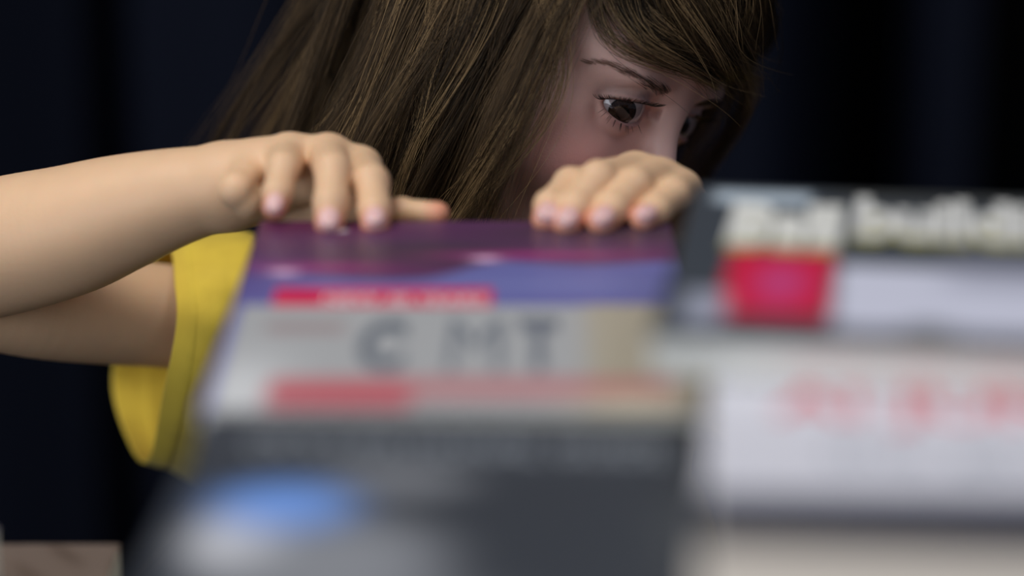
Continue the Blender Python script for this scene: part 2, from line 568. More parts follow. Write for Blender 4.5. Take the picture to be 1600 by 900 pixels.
class Sdf:
    def __init__(s): s.p = []

    def cone(s, a, b, r1, r2, k=0.004, sub=False, sy=None):
        a, b = np.array(a, float), np.array(b, float)
        ab = b - a
        L2 = ab @ ab + 1e-12
        def fn(P):
            q = P - a
            t = np.clip(q @ ab / L2, 0, 1)
            return np.linalg.norm(q - t[:, None] * ab, axis=1) - (r1 + (r2 - r1) * t)
        s.p.append((fn, k, sub))

    def ell(s, c, r, R=None, k=0.004, sub=False):
        """R rows: local axes in the world"""
        c, r = np.array(c, float), np.array(r, float)
        R = np.eye(3) if R is None else R
        def fn(P):
            q = (P - c) @ R.T
            k0 = np.linalg.norm(q / r, axis=1)
            k1 = np.linalg.norm(q / r ** 2, axis=1) + 1e-9
            return np.where(k0 < 1e-3, -r.min(), k0 * (k0 - 1) / k1)
        s.p.append((fn, k, sub))

    def fn(s, f, k=0.002, sub=False): s.p.append((f, k, sub))

    def disp(s, f): s.p.append((f, None, None))

    def ev(s, P, prims=None):
        d = np.full(len(P), 1.0)
        for (fn, k, sub) in (s.p if prims is None else prims):
            if k is None:
                d = d + fn(P)
                continue
            e = fn(P)
            if sub:
                e = -e
                h = np.clip(0.5 - 0.5 * (d - e) / k, 0, 1)
                d = d * (1 - h) + e * h + k * h * (1 - h)
            else:
                h = np.clip(0.5 + 0.5 * (e - d) / k, 0, 1)
                d = e * (1 - h) + d * h - k * h * (1 - h)
        return d

    def mesh(s, lo, hi, h, n=14, clip=None):
        lo = np.array(lo, float)
        nb = np.ceil((np.array(hi) - lo) / (h * n)).astype(int)
        R = h * n * 0.5 * math.sqrt(3)
        bi = np.stack(np.meshgrid(*[np.arange(k) for k in nb], indexing='ij'), -1).reshape(-1, 3)
        bc = lo + (bi + 0.5) * h * n
        nr = [(q, q[0](bc) if q[1] is not None else None) for q in s.p]
        dc = s.ev(bc)
        act = np.where(np.abs(dc) < R * 1.35 + 0.006)[0]
        NY, NZ = int(nb[1] * n + 3), int(nb[2] * n + 3)
        g1 = np.arange(n + 1)
        G = np.stack(np.meshgrid(g1, g1, g1, indexing='ij'), -1).reshape(-1, 3)
        ids, pos, quads = [], [], []
        m = n + 1
        cid = lambda ijk: ((ijk[..., 0] + 1) * NY + (ijk[..., 1] + 1)) * NZ + (ijk[..., 2] + 1)
        corners = [(a, b, c) for a in (0, 1) for b in (0, 1) for c in (0, 1)]
        edges = [(i, j) for i in range(8) for j in range(i + 1, 8) if sum(abs(np.array(corners[i]) - np.array(corners[j]))) == 1]
        for b in act:
            base = bi[b] * n
            prims = [q for q, e in nr if e is None or abs(e[b]) < 2.2 * R + q[1] + 0.012 or (e[b] < 0 and not q[2])]
            P = lo + (base + G) * h
            D = s.ev(P, prims).reshape(m, m, m)
            S = D < 0
            if S.all() or not S.any(): continue
            cs = [S[a:a + n, bb:bb + n, c:c + n] for a, bb, c in corners]
            cnt = sum(x.astype(int) for x in cs)
            cell = np.argwhere((cnt > 0) & (cnt < 8))
            if len(cell) == 0: continue
            dv = np.stack([D[cell[:, 0] + a, cell[:, 1] + bb, cell[:, 2] + c] for a, bb, c in corners], 1)
            acc = np.zeros((len(cell), 3)); w = np.zeros(len(cell))
            for i, j in edges:
                x = (dv[:, i] < 0) != (dv[:, j] < 0)
                t = dv[:, i] / (dv[:, i] - dv[:, j] + 1e-20)
                pi, pj = np.array(corners[i], float), np.array(corners[j], float)
                acc += np.where(x[:, None], pi + t[:, None] * (pj - pi), 0)
                w += x
            ids.append(cid(base + cell))
            pos.append(lo + (base + cell + acc / w[:, None]) * h)
            for ax in range(3):
                o1, o2 = [a for a in range(3) if a != ax]
                sl0 = [slice(0, n)] * 3; sl1 = list(sl0); sl1[ax] = slice(1, n + 1)
                A, B = S[tuple(sl0)], S[tuple(sl1)]
                e = np.argwhere(A != B)
                if len(e) == 0: continue
                fl = A[e[:, 0], e[:, 1], e[:, 2]]
                if ax == 1: fl = ~fl
                g = base + e
                d1 = np.zeros(3, int); d1[o1] = 1
                d2 = np.zeros(3, int); d2[o2] = 1
                q = np.stack([cid(g - d1 - d2), cid(g - d2), cid(g), cid(g - d1)], 1)
                q[~fl] = q[~fl][:, ::-1]
                quads.append(q)
        ids, pos, quads = np.concatenate(ids), np.concatenate(pos), np.concatenate(quads)
        uid, first = np.unique(ids, return_index=True)
        V = pos[first]
        loc = np.searchsorted(uid, quads)
        loc = np.clip(loc, 0, len(uid) - 1)
        ok = (uid[loc] == quads).all(1)
        F = loc[ok].astype(np.int32)
        if clip is not None:
            keep = clip(V)
            F = F[keep[F].all(1)]
            used = np.unique(F)
            mp = np.full(len(V), -1); mp[used] = np.arange(len(used))
            V, F = V[used], mp[F].astype(np.int32)
        return V, F


def relax(V, F, it=2, lam=0.5):
    n = len(V)
    for _ in range(it):
        acc = np.zeros((n, 3)); w = np.zeros(n)
        for i in range(4):
            a, b = F[:, i], F[:, (i + 1) % 4]
            for c in range(3):
                acc[:, c] += np.bincount(a, V[b, c], n) + np.bincount(b, V[a, c], n)
            w += np.bincount(a, minlength=n) + np.bincount(b, minlength=n)
        V = V + lam * (acc / np.maximum(w, 1)[:, None] - V)
    return V


B = Sdf()
mm = 0.001
H = lambda x, y, z: toW([x * mm, y * mm, z * mm])


def hell(x, y, z, rx, ry, rz, k=8, sub=False, tilt=0.0, yaw=0.0):
    """ellipsoid in head millimetres; tilt turns it about the left axis, yaw about up"""
    R = np.eye(3)
    c, s = math.cos(tilt), math.sin(tilt)
    R = np.array([[c, 0, -s], [0, 1, 0], [s, 0, c]]) @ R
    c, s = math.cos(yaw), math.sin(yaw)
    R = R @ np.array([[c, s, 0], [-s, c, 0], [0, 0, 1]])
    B.ell(H(x, y, z), np.array([rx, ry, rz]) * mm, R @ HR, k * mm, sub)


def hcone(a, b, r1, r2, k=6, sub=False):
    B.cone(H(*a), H(*b), r1 * mm, r2 * mm, k * mm, sub)


# skull and face
hell(-4, 0, 40, 88, 70, 74, 1)
hell(36, 0, 34, 49, 56, 46, 12)
hell(30, 0, -22, 48, 50, 62, 18)
for s in (-1, 1):
    hcone((2, s * 48, -38), (58, s * 13, -80), 14, 13, 16)
    hell(52, s * 31, -32, 25, 23, 24, 14)            # cheek
    hell(44, s * 47, -8, 20, 14, 20, 14)             # cheekbone
    hell(55, s * 40, 20, 22, 18, 14, 14)             # outer brow
    hell(74, s * 25, 17, 9, 18, 6, 10)               # brow
hell(70, 0, -79, 14, 17, 12, 10)                      # chin
hell(72, 0, -52, 14, 22, 20, 12)                      # muzzle
for s in (-1, 1):
    hell(91, s * 29, 0.5, 18, 17, 11, 9, True)       # socket
hell(79, 0, 10, 7, 10, 14, 8)                         # glabella
hcone((79, 0, 2), (93, 0, -28), 6.5, 7.2, 9)          # nose bridge
hell(96, 0, -32, 8.2, 8, 7.2, 5)                      # tip
for s in (-1, 1):
    hell(87, s * 8.5, -35, 8, 5.2, 6, 4)             # wings
    hell(90, s * 4.6, -40.5, 3.6, 2.4, 3, 2, True)
hell(83, 0, -55, 6, 16, 4.5, 4)
hell(82, 0, -63, 6.5, 13, 5, 4)
hell(92, 0, -58.6, 8, 18, 0.8, 2, True)
for s in (-1, 1):                                     # ears
    hell(-4, s * 70, -6, 15, 6, 26, 5, yaw=s * 0.35)
    hell(-2, s * 76, -4, 8, 5, 16, 4, True, yaw=s * 0.35)


HEAD_N = len(B.p)
# lids around the eyeballs
RE = 0.0146
LIDW, LIDU, LIDL = 0.0195, 0.0050, 0.0076


def lid_uv(P, s):
    q = toH(P) - np.array([EYE_L[0], s * abs(EYE_L[1]), 0])
    yw = s * 0.22
    c, s_ = math.cos(yw), math.sin(yw)
    x = q[:, 0] * c + q[:, 1] * s_
    y = -q[:, 0] * s_ + q[:, 1] * c
    r = np.linalg.norm(q, axis=1) + 1e-9
    u = np.arctan2(y * s, x) * 0.0160                 # outwards positive
    v = np.arcsin(np.clip(q[:, 2] / r, -1, 1)) * 0.0160
    return u, v, r, x


def apert(P, s):
    u, v, r, x = lid_uv(P, s)
    a = np.clip(1 - (u / LIDW) ** 2, -1, 1)
    sh = 0.0004 - 0.09 * u                            # outer corner slightly higher
    up = LIDU * np.sign(a) * np.abs(a) ** 0.8 + sh
    lo = -LIDL * np.sign(a) * np.abs(a) ** 0.62 + sh
    d = np.maximum(v - up, lo - v) * 0.85
    d = np.maximum(d, 0.0120 - r)
    d = np.maximum(d, r - 0.024)
    return np.maximum(d, 0.003 - x)


for s in (-1, 1):
    B.ell(toW([EYE_L[0], s * abs(EYE_L[1]), 0]), (0.0165, 0.0165, 0.0165), None, 0.0025)
    B.fn(lambda P, s=s: apert(P, s), 0.0007, True)


def lid_crease(P):
    d = np.zeros(len(P))
    for s in (-1, 1):
        u, v, r, x = lid_uv(P, s)
        near = np.clip(1 - (u / 0.020) ** 2, 0, 1) * (x > 0) * (r < 0.026) * np.clip((0.026 - r) / 0.004, 0, 1)
        a = np.clip(1 - (u / LIDW) ** 2, 0, 1) ** 0.8
        vu = 0.0036 + LIDU * a - 0.09 * u
        d += 0.0011 * near * np.exp(-((v - vu) / 0.0010) ** 2)
        d += 0.0010 * near * np.exp(-((v + 0.0075 + LIDL * a * 0.5) / 0.0016) ** 2)   # fold under the lower lid
    return d


B.disp(lid_crease)

# neck, shoulders, torso
NECK_I = len(B.p)
NB = at(700, 420, 1.46)                                # base of the neck
hcone((-22, 0, -22), tuple(toH(NB) / mm), 40, 40, 14)
SR = at(410, 492, 1.395)                               # right shoulder (image left)
SL = at(1120, 520, 1.50)
CH = at(745, 640, 1.475)
PEL = np.array([0.01, 1.545, 0.62])
B.cone(NB + [-0.01, 0.01, -0.03], SR + [0.012, 0, 0.0], 0.036, 0.029, 0.02)
B.cone(NB + [0.01, 0.01, -0.03], SL, 0.036, 0.034, 0.02)
B.ell(CH + [0, 0.01, -0.02], (0.112, 0.078, 0.13), None, 0.03)
B.cone(CH + [-0.03, 0.01, -0.10], PEL + [-0.03, 0, 0.03], 0.072, 0.078, 0.03)
B.cone(CH + [0.03, 0.01, -0.10], PEL + [0.03, 0, 0.03], 0.072, 0.078, 0.03)

NECK_J = len(B.p)
# right arm (image left)
ER = at(-105, 425, 1.315)


def limb(pts, k=0.00004, n=14):
    """a smooth limb through (px, py, D, radius) stations"""
    Q_ = np.array([[*at(p[0], p[1], p[2]), p[3]] for p in pts])
    P_ = np.array([catmull(Q_, t) for t in np.linspace(0, len(Q_) - 1.0001, n)])
    for a, b in zip(P_[:-1], P_[1:]):
        B.cone(a[:3], b[:3], a[3], b[3], k)


def catmull(P, t):
    i = int(t); f = t - i; N = len(P)
    a, b, c, d = P[max(i - 1, 0)], P[i], P[min(i + 1, N - 1)], P[min(i + 2, N - 1)]
    return 0.5 * (2 * b + (c - a) * f + (2 * a - 5 * b + 4 * c - d) * f ** 2 + (-a + 3 * b - 3 * c + d) * f ** 3)


limb([(410, 492, 1.395, 0.030), (330, 496, 1.38, 0.0275), (245, 493, 1.365, 0.0262), (60, 470, 1.335, 0.0285), (-105, 425, 1.315, 0.031)], n=34)
limb([(-105, 412, 1.312, 0.031), (0, 386, 1.295, 0.0328), (105, 361, 1.283, 0.0308), (180, 336, 1.276, 0.0276), (261, 311, 1.268, 0.0232), (345, 291, 1.262, 0.0192)], n=40)


TIPS = []


def finger(pts, rad, k=0.0035, nail=True, nl=None):
    P = [at(*p) for p in pts]
    for i in range(len(P) - 1):
        B.cone(P[i], P[i + 1], rad[i] * mm, rad[i + 1] * mm, k if i == 0 else 0.0016)
    # knuckle fullness
    for i in range(1, len(P) - 1):
        B.ell(P[i], (rad[i] * mm * 1.04,) * 3, None, 0.002)
    a = nrm(P[-1] - P[-2])
    n = nl if nl is not None else (CAM - P[-1]) + np.array([0, 0, 0.35])
    n = n - a * (n @ a)
    n = nrm(n)
    s = np.cross(a, n)
    r = rad[-1] * mm
    c = P[-1] + n * r * 0.86 + a * r * 0.22
    if nail:
        # a shallow plate: skin fold groove round the nail
        B.ell(c + n * 0.0006, (r * 0.80, r * 0.66, r * 0.20), np.stack([a, s, n]), 0.0006)
    TIPS.append((P[-1], a, s, n, r, c, nail))


# right hand
W = at(345, 291, 1.262)
hand = [at(398, 262, 1.256), at(450, 244, 1.250), at(512, 245, 1.247), at(562, 264, 1.246)]
for q, r in zip(hand, (10.0, 10.2, 10.6, 10.4)):
    B.cone(W + [0.004, 0, 0], q, 0.0165, r * mm, 0.008)
B.cone(at(395, 300, 1.272), at(490, 318, 1.272), 0.0140, 0.0115, 0.008)       # heel and ball of the thumb
finger([(398, 262, 1.252), (370, 297, 1.228), (388, 314, 1.229), (402, 312, 1.238)], (9.2, 8.0, 7.2, 6.2), nail=False)
finger([(450, 244, 1.248), (443, 262, 1.219), (434, 301, 1.206), (429, 324, 1.2005)], (9.2, 7.1, 6.4, 5.7))
finger([(512, 245, 1.246), (520, 266, 1.214), (517, 316, 1.1975), (514, 349, 1.1895)], (9.8, 7.9, 7.3, 6.5))
finger([(562, 264, 1.245), (580, 285, 1.214), (586, 328, 1.1985), (586, 350, 1.191)], (9.6, 7.8, 7.1, 6.5))
finger([(470, 322, 1.272), (552, 334, 1.246), (627, 331, 1.219), (684, 334, 1.211)], (12, 8.2, 6.0, 5.4), k=0.006, nail=False)

# left hand (image right)
WL = at(1085, 378, 1.29)
kn = [at(948, 284, 1.252), at(992, 272, 1.250), at(1032, 281, 1.250), at(1066, 297, 1.248)]
for q, r in zip(kn, (9.6, 10, 9.6, 8.6)):
    B.cone(WL, q, 0.0165, r * mm, 0.008)
finger([(948, 284, 1.250), (892, 290, 1.221), (860, 322, 1.201), (853, 343, 1.193)], (9.2, 7.8, 7.0, 6.4))
finger([(992, 272, 1.248), (935, 280, 1.212), (900, 323, 1.197), (886, 349, 1.188)], (9.6, 8.0, 7.2, 6.5))
finger([(1032, 281, 1.247), (992, 290, 1.212), (958, 325, 1.196), (940, 347, 1.188)], (9.4, 7.8, 7.2, 6.6))
finger([(1066, 297, 1.246), (1052, 304, 1.214), (1025, 328, 1.199), (1005, 342, 1.192)], (8.6, 7.4, 6.7, 6.0))
finger([(1060, 350, 1.275), (1000, 368, 1.250), (950, 385, 1.235), (905, 388, 1.230)], (12, 8.4, 6.8, 6.0), k=0.006, nail=False)
EL = at(1300, 640, 1.42)
B.cone(WL, EL, 0.0185, 0.031, 0.010)
B.cone(EL, SL, 0.031, 0.033, 0.012)

lo = np.array([-0.36, 1.13, 0.60]); hi = np.array([0.36, 1.66, 1.26])
COARSE = max(0.004, FINE)
cutz = 0.875


VH, FH = B.mesh([-0.38, 1.13, cutz - 0.02], hi, FINE, clip=lambda V: V[:, 2] > cutz)
VL, FL = B.mesh(lo - [0, 0, 0.06], [0.3, 1.68, cutz + 0.03], COARSE, clip=lambda V: V[:, 2] < cutz + 0.006)
V = np.concatenate([VH, VL]); F = np.concatenate([FH, FL + len(VH)])
V = relax(V, F, 1, 0.35)

# skin colour, with its own redness at cheeks, lips, knuckles and fingertips
Q = toH(V)
C = np.zeros((len(V), 3)) + np.array(lin(236, 195, 156))
head = (np.abs(Q[:, 1]) < 0.085) & (Q[:, 0] > -0.1) & (Q[:, 2] > -0.1) & (np.linalg.norm(Q, axis=1) < 0.14) & (V[:, 1] > 1.235)
C[head] = np.array(lin(226, 188, 176))
for s in (-1, 1):
    w = np.exp(-(((Q[:, 0] - 0.066) / 0.03) ** 2 + ((Q[:, 1] - s * 0.042) / 0.024) ** 2 + ((Q[:, 2] + 0.034) / 0.022) ** 2)) * head
    C = mixc(C, lin(222, 148, 138), w * 0.75)
    u, v, r, x = lid_uv(V, s)
    w = (r < 0.019) * (x > 0) * head
    lidm = sstep(0.021, 0.014, r) if False else w
    edge = np.exp(-(np.maximum(apert(V, s), 0) / 0.0013) ** 2) * w
    C = mixc(C, lin(150, 84, 76), edge * 0.4)
    under = w * np.exp(-((v + 0.009) / 0.0035) ** 2) * np.clip(1 - (u / 0.016) ** 2, 0, 1)
    C = mixc(C, lin(150, 108, 112), under * 0.55)
w = np.exp(-(((Q[:, 0] - 0.088) / 0.01) ** 2 + (Q[:, 1] / 0.018) ** 2 + ((Q[:, 2] + 0.059) / 0.009) ** 2)) * head
C = mixc(C, lin(190, 96, 92), np.clip(w * 1.3, 0, 1))
rough = np.full(len(V), 0.5)
head_all = lambda Q: (np.linalg.norm(Q - np.array([-0.004, 0, 0.03]), axis=1) < 0.105) * 1.0 * (np.abs(Q[:, 1]) < 0.0705)
for (t, a, s, n, r, c, nail) in TIPS:
    q = V - t
    dd = np.linalg.norm(q, axis=1)
    w = sstep(-0.009, 0.003, q @ a) * (1 - sstep(r * 1.15, r * 1.6, dd))
    C = mixc(C, lin(224, 128, 104), w * 0.62)
for (t, a, s, n, r, c, nail) in TIPS:
    if nail:
        q = V - c
        x, y, z = q @ a, q @ s, q @ n
        w = (1 - sstep(0.90, 1.12, np.sqrt((np.abs(x) / (r * 0.80)) ** 2.6 + (np.abs(y) / (r * 0.68)) ** 2.6))) * (z > -r * 0.4) * (z < r)
        C = mixc(C, lin(240, 196, 192), w)
        rough = rough * (1 - w) + 0.2 * w
# hair stubble darkens the scalp inside the hairline
azh = np.degrees(np.arctan2(np.abs(Q[:, 1]), Q[:, 0] + 0.004))
hl = np.interp(azh, [0, 30, 45, 56, 66, 76, 84, 100, 112, 130, 180], [60, 58, 54, 52, 44, 20, 6, 0, -20, -32, -34]) * 0.001
C = mixc(C, lin(62, 48, 36), sstep(0, 0.006, Q[:, 2] - hl) * head_all(Q))

m_skin = mat('skin', lin(236, 195, 156), 0.5, 0.4, bump=0.12, bscale=900, attr='tint', sss=0.25, sss_scale=0.005, vary=0.05, vscale=60)
nt = m_skin.node_tree
an = nt.nodes.new('ShaderNodeAttribute'); an.attribute_name = 'gloss'
nt.links.new(an.outputs['Fac'], nt.nodes['Principled BSDF'].inputs['Roughness'])

person = empty('person', (PEL[0], PEL[1], 0))
tag(person, 'child with long brown hair and yellow shirt leaning over the books, both hands on them', 'person')
PL = np.array(person.location)


def child(name, V, F, m, parent=person, **kw):
    o = mesh_from(name, V, F, m, None, **kw)
    o.parent = parent
    o.location = -PL if parent is person else (0, 0, 0)
    return o


body = child('body', V, F, m_skin, color=C)
ga = body.data.attributes.new('gloss', 'FLOAT', 'POINT')
ga.data.foreach_set('value', rough.astype(np.float32))

# ------------------------------------------------------------------ eyes
m_eye = bpy.data.materials.new('eye')
m_eye.use_nodes = True
nt = m_eye.node_tree
b = nt.nodes['Principled BSDF']
b.inputs['Roughness'].default_value = 0.06
b.inputs['Specular IOR Level'].default_value = 0.6
tc = nt.nodes.new('ShaderNodeAttribute'); tc.attribute_name = 'tint'
nt.links.new(tc.outputs['Color'], b.inputs['Base Color'])
GAZE = {-1: nrm([0.78, -0.60, -0.16]), 1: nrm([0.80, -0.56, -0.16])}
for s in (-1, 1):
    c = np.array([EYE_L[0], s * abs(EYE_L[1]), 0])
    g = GAZE[s]
    a1 = nrm(np.cross(g, [0, 0, 1])); a2 = np.cross(a1, g)
    VV, CC, FF = [], [], []
    nr_, na = 60, 48
    for i in range(nr_ + 1):
        th = math.pi * (i / nr_) ** 1.3
        bulge = 0.0006 * math.exp(-(th / 0.42) ** 4)
        for j in range(na):
            ph = 2 * math.pi * j / na
            d = g * math.cos(th) + (a1 * math.cos(ph) + a2 * math.sin(ph)) * math.sin(th)
            VV.append(c + d * (RE + bulge))
            rr = th * RE
            if rr < 0.0030: col = lin(6, 5, 5)
            elif rr < 0.0069: col = tuple(np.array(lin(44, 31, 25)) * (1 + 0.35 * math.sin(ph * 17) * math.sin(ph * 7)))
            elif rr < 0.0075: col = lin(20, 16, 15)
            else: col = lin(160, 148, 148)
            CC.append(col)
    for i in range(nr_):
        for j in range(na):
            FF.append((i * na + j, (i + 1) * na + j, (i + 1) * na + (j + 1) % na, i * na + (j + 1) % na))
    child('eyeball', toW(np.array(VV)), np.array(FF, np.int32), m_eye, body, color=np.array(CC))

# ------------------------------------------------------------------ hair
m_hair = bpy.data.materials.new('hair_brown')
m_hair.use_nodes = True
nt = m_hair.node_tree
b = nt.nodes['Principled BSDF']
b.inputs['Roughness'].default_value = 0.38
b.inputs['Specular IOR Level'].default_value = 0.45
b.inputs['Specular Tint'].default_value = (1.0, 0.9, 0.74, 1)
an = nt.nodes.new('ShaderNodeAttribute'); an.attribute_name = 'tint'
nt.links.new(an.outputs['Color'], b.inputs['Base Color'])


def strands(name, curves, r0, r1, col, parent, m=None):
    """curves (n, k, 3) -> three-sided tapering tubes in one mesh"""
    n, k, _ = curves.shape
    tan = np.gradient(curves, axis=1)
    tan /= np.linalg.norm(tan, axis=2, keepdims=True) + 1e-12
    ref = np.array([0.3, -1.0, 0.25]); ref /= np.linalg.norm(ref)
    s = np.cross(tan, ref); s /= np.linalg.norm(s, axis=2, keepdims=True) + 1e-12
    t = np.cross(s, tan)
    rad = (r0 * (1 - np.linspace(0, 1, k) ** 2.5) + r1 * np.linspace(0, 1, k) ** 2.5)
    if np.ndim(rad) == 1: rad = np.broadcast_to(rad, (n, k))
    V = np.empty((n, k, 3, 3), np.float32)
    for j in range(3):
        a = 2 * math.pi * j / 3
        V[:, :, j] = curves + (s * math.cos(a) + t * math.sin(a)) * rad[..., None]
    id_ = np.arange(n * k * 3).reshape(n, k, 3)
    F = []
    for j in range(3):
        q = (j + 1) % 3
        F.append(np.stack([id_[:, :-1, j], id_[:, :-1, q], id_[:, 1:, q], id_[:, 1:, j]], -1).reshape(-1, 4))
    F = np.concatenate(F).astype(np.int32)
    C = np.repeat(np.asarray(col).reshape(n, k, 3), 3, axis=1).reshape(-1, 3)
    return child(name, V.reshape(-1, 3), F, m or m_hair, parent, color=C)


def hairline(az):
    """lowest root height (mm) at the angle az (degrees from straight ahead)"""
    return np.interp(az, [0, 30, 45, 56, 66, 76, 84, 100, 112, 130, 180], [54, 52, 47, 47, 40, 16, 0, -4, -22, -34, -36])


NG = 2600
gi = np.arange(NG * 2) + 0.5
ph = np.arccos(1 - 2 * gi / (NG * 2)); tt = math.pi * (1 + 5 ** 0.5) * gi
sph = np.stack([np.cos(tt) * np.sin(ph), np.sin(tt) * np.sin(ph), np.cos(ph)], 1)
rootsH = np.array([-4, 0, 40]) + sph * np.array([87, 69, 73])
az = np.degrees(np.arctan2(np.abs(rootsH[:, 1]), rootsH[:, 0]))
jit = rng.normal(0, 1.2, len(rootsH))
keep = rootsH[:, 2] > hairline(az) + jit
rootsH = rootsH[keep]
ea = np.radians(rng.uniform(20, 98, 1500)); ez = rng.uniform(0, 80, 1500)
er = np.sqrt(np.clip(1 - ((ez - 40) / 73) ** 2, 0.05, 1)) / np.sqrt((np.cos(ea) / 87) ** 2 + (np.sin(ea) / 69) ** 2)
ex = np.stack([er * np.cos(ea) - 2, -er * np.sin(ea), ez], 1)
ex = ex[ez > hairline(np.degrees(ea))]
rootsH = np.concatenate([rootsH, ex])
az = np.degrees(np.arctan2(np.abs(rootsH[:, 1]), rootsH[:, 0]))
NG = len(rootsH)
roots = toW(rootsH * mm)
# set roots on the real scalp
def grad(P, e=0.0015):
    g = np.stack([HB.ev(P + np.eye(3)[i] * e) - HB.ev(P - np.eye(3)[i] * e) for i in range(3)], 1)
    return g / (np.linalg.norm(g, axis=1, keepdims=True) + 1e-9)


HB = Sdf()
HB.p = [q for q in B.p]
# collide with the head, neck and shoulders, not with the lids, hands and forearm
keepers = []
probe = toW(np.array([[0, 0, 0.04]]))
nhead = HEAD_N
HB.p = B.p[:nhead] + B.p[NECK_I:NECK_J]
for _ in range(3):
    d = HB.ev(roots)
    roots = roots - grad(roots) * (d + 0.001)[:, None]

x, y, z = rootsH.T
azs = np.degrees(np.arctan2(y, x))                       # signed, right side negative
fringe = (x > 18) & (z > 30) & (y < 24) & (np.abs(azs) < np.where(z < 66, 61, 54))
temple = ~fringe & (az < 98) & (y < 0) & (x > -14)
right = (y < 0)
sup = rng.choice(NG, 300, replace=False)
dsup = np.linalg.norm(rootsH[:, None] - rootsH[sup][None], axis=2)
cls = fringe * 1 + temple * 2
dsup += 500 * (cls[:, None] != cls[sup][None])
own = dsup.argmin(1)

Gw = nrm([-0.36, -0.03, -1.0])
comb = np.zeros((NG, 3))
comb[:] = np.array([-0.30, 0, -1.0])
comb[:, 0] = np.interp(az, [0, 70, 100, 140], [0.05, 0.05, -0.1, -0.32])
comb[:, 1] += np.where(right, -0.5, 0.5) * np.clip(z / 100, 0, 1)
comb[fringe] = np.array([0.35, 0.95, -0.30])
length = rng.uniform(0.30, 0.36, NG)
length[fringe] = np.clip(0.060 + (24 - y[fringe]) * mm * 0.62 + (z[fringe] - 50) * mm * 0.5, 0.05, 0.135) * rng.uniform(0.85, 1.05, fringe.sum())
lay = np.clip((z - 0) / 110, 0, 1)
offs = 0.002 + 0.013 * lay + rng.uniform(0, 0.005, NG)
offs += 0.010 * sstep(105, 150, az)
offs[fringe] = 0.0015 + 0.012 * np.clip((z[fringe] - 55) / 50, 0, 1) + rng.uniform(0, 0.004, fringe.sum())
K = 34
curv = np.empty((NG, K, 3))
P = roots.copy()
combW = comb @ HR
supw = rng.normal(0, 1, (len(sup), 3)) * 0.16
D_ = grad(P)
D_ = D_ * 0.5 + combW
D_ /= np.linalg.norm(D_, axis=1, keepdims=True)
ds = length / (K - 1)
for k in range(K):
    curv[:, k] = P
    s = k / (K - 1)
    g = np.where(fringe, 0.25 * s, np.clip(s * 2.4 - 0.12, 0, 1))[:, None]
    g = np.maximum(g, temple[:, None] * 1.0)
    gw = np.broadcast_to(Gw, (NG, 3)) + supw[own] * np.array([1, 0.5, 0.0]) * np.where(temple, 0.4, 1.0)[:, None] - np.where(temple, 0.03, 0.0)[:, None] * np.array([1, 0, 0])
    zh = toH(P)[:, 2]
    cz = comb.copy()
    Ph = toH(P)
    aa = np.arctan2(Ph[:, 1], Ph[:, 0] + 0.004)
    cz[:, 0] = np.where(fringe, -np.sin(aa) * 0.95, cz[:, 0])
    cz[:, 1] = np.where(fringe, np.cos(aa) * 0.95, cz[:, 1])
    cz[:, 2] = np.where(fringe & (aa < -0.6), -np.clip((zh - 0.027) / 0.018, -0.15, 1.3), np.where(fringe, -np.clip((zh - 0.038) / 0.026, -0.15, 1.1), cz[:, 2]))
    combW = cz @ HR
    gw = gw + np.where(~right & ~fringe, 1.0, 0.0)[:, None] * np.array([-0.30, 0, 0])
    tgt = combW / np.linalg.norm(combW, axis=1, keepdims=True) * (1 - g) + gw * g
    D_ = D_ * 0.55 + tgt * 0.45
    D_ /= np.linalg.norm(D_, axis=1, keepdims=True)
    P = P + D_ * ds[:, None]
    need = offs * min(1, 0.15 + s * 6)
    for _ in range(2):
        d = HB.ev(P)
        n = grad(P)
        pen = np.clip(need - d, 0, None)
        P = P + n * pen[:, None]
        stick = np.where(fringe, 0.8, 0.6 * (1 - sstep(0.2, 0.45, s)))
        P = P - n * (np.clip(d - need - 0.001, 0, 0.004) * stick)[:, None]
    # keep out of the space of the books and hands
    P[:, 1] = np.maximum(P[:, 1], 1.218 + 0.02 * sstep(0.95, 1.05, P[:, 2]) - 0.02)
    dn = (D_ * n).sum(1)
    D_ = np.where(((pen > 0) & (dn < 0))[:, None], D_ - n * dn[:, None], D_)
# trim: the hair over the shoulder ends behind the forearm
zc = np.where(curv[:, -1, 0] < -0.02, 0.965, 0.90) + rng.normal(0, 0.008, NG)
for i in range(NG):
    b_ = np.where(curv[i, :, 2] < zc[i])[0]
    if len(b_) and b_[0] > 4:
        e = b_[0]
        xs = np.linspace(0, e, K)
        curv[i] = np.stack([np.interp(xs, np.arange(K), curv[i, :, c]) for c in range(3)], 1)
# lock clumping
S = np.linspace(0, 1, K)[None, :, None]
lead = curv[sup][own]
w = 0.80 * sstep(0.05, 0.55, S)
curv = curv * (1 - w) + lead * w
ns_ = len(sup)
amp = rng.normal(0, 1, (ns_, 3))[own][:, None] * np.array([0.0068, 0.0045, 0.001]) * np.where(fringe, 0.35, 1.0)[:, None, None]
phs = rng.uniform(0, 6.28, ns_)[own][:, None, None]; frq = rng.uniform(3.5, 8, ns_)[own][:, None, None]
curv = curv + amp * np.sin(S * frq + phs) * np.clip(S * 3, 0, 1)
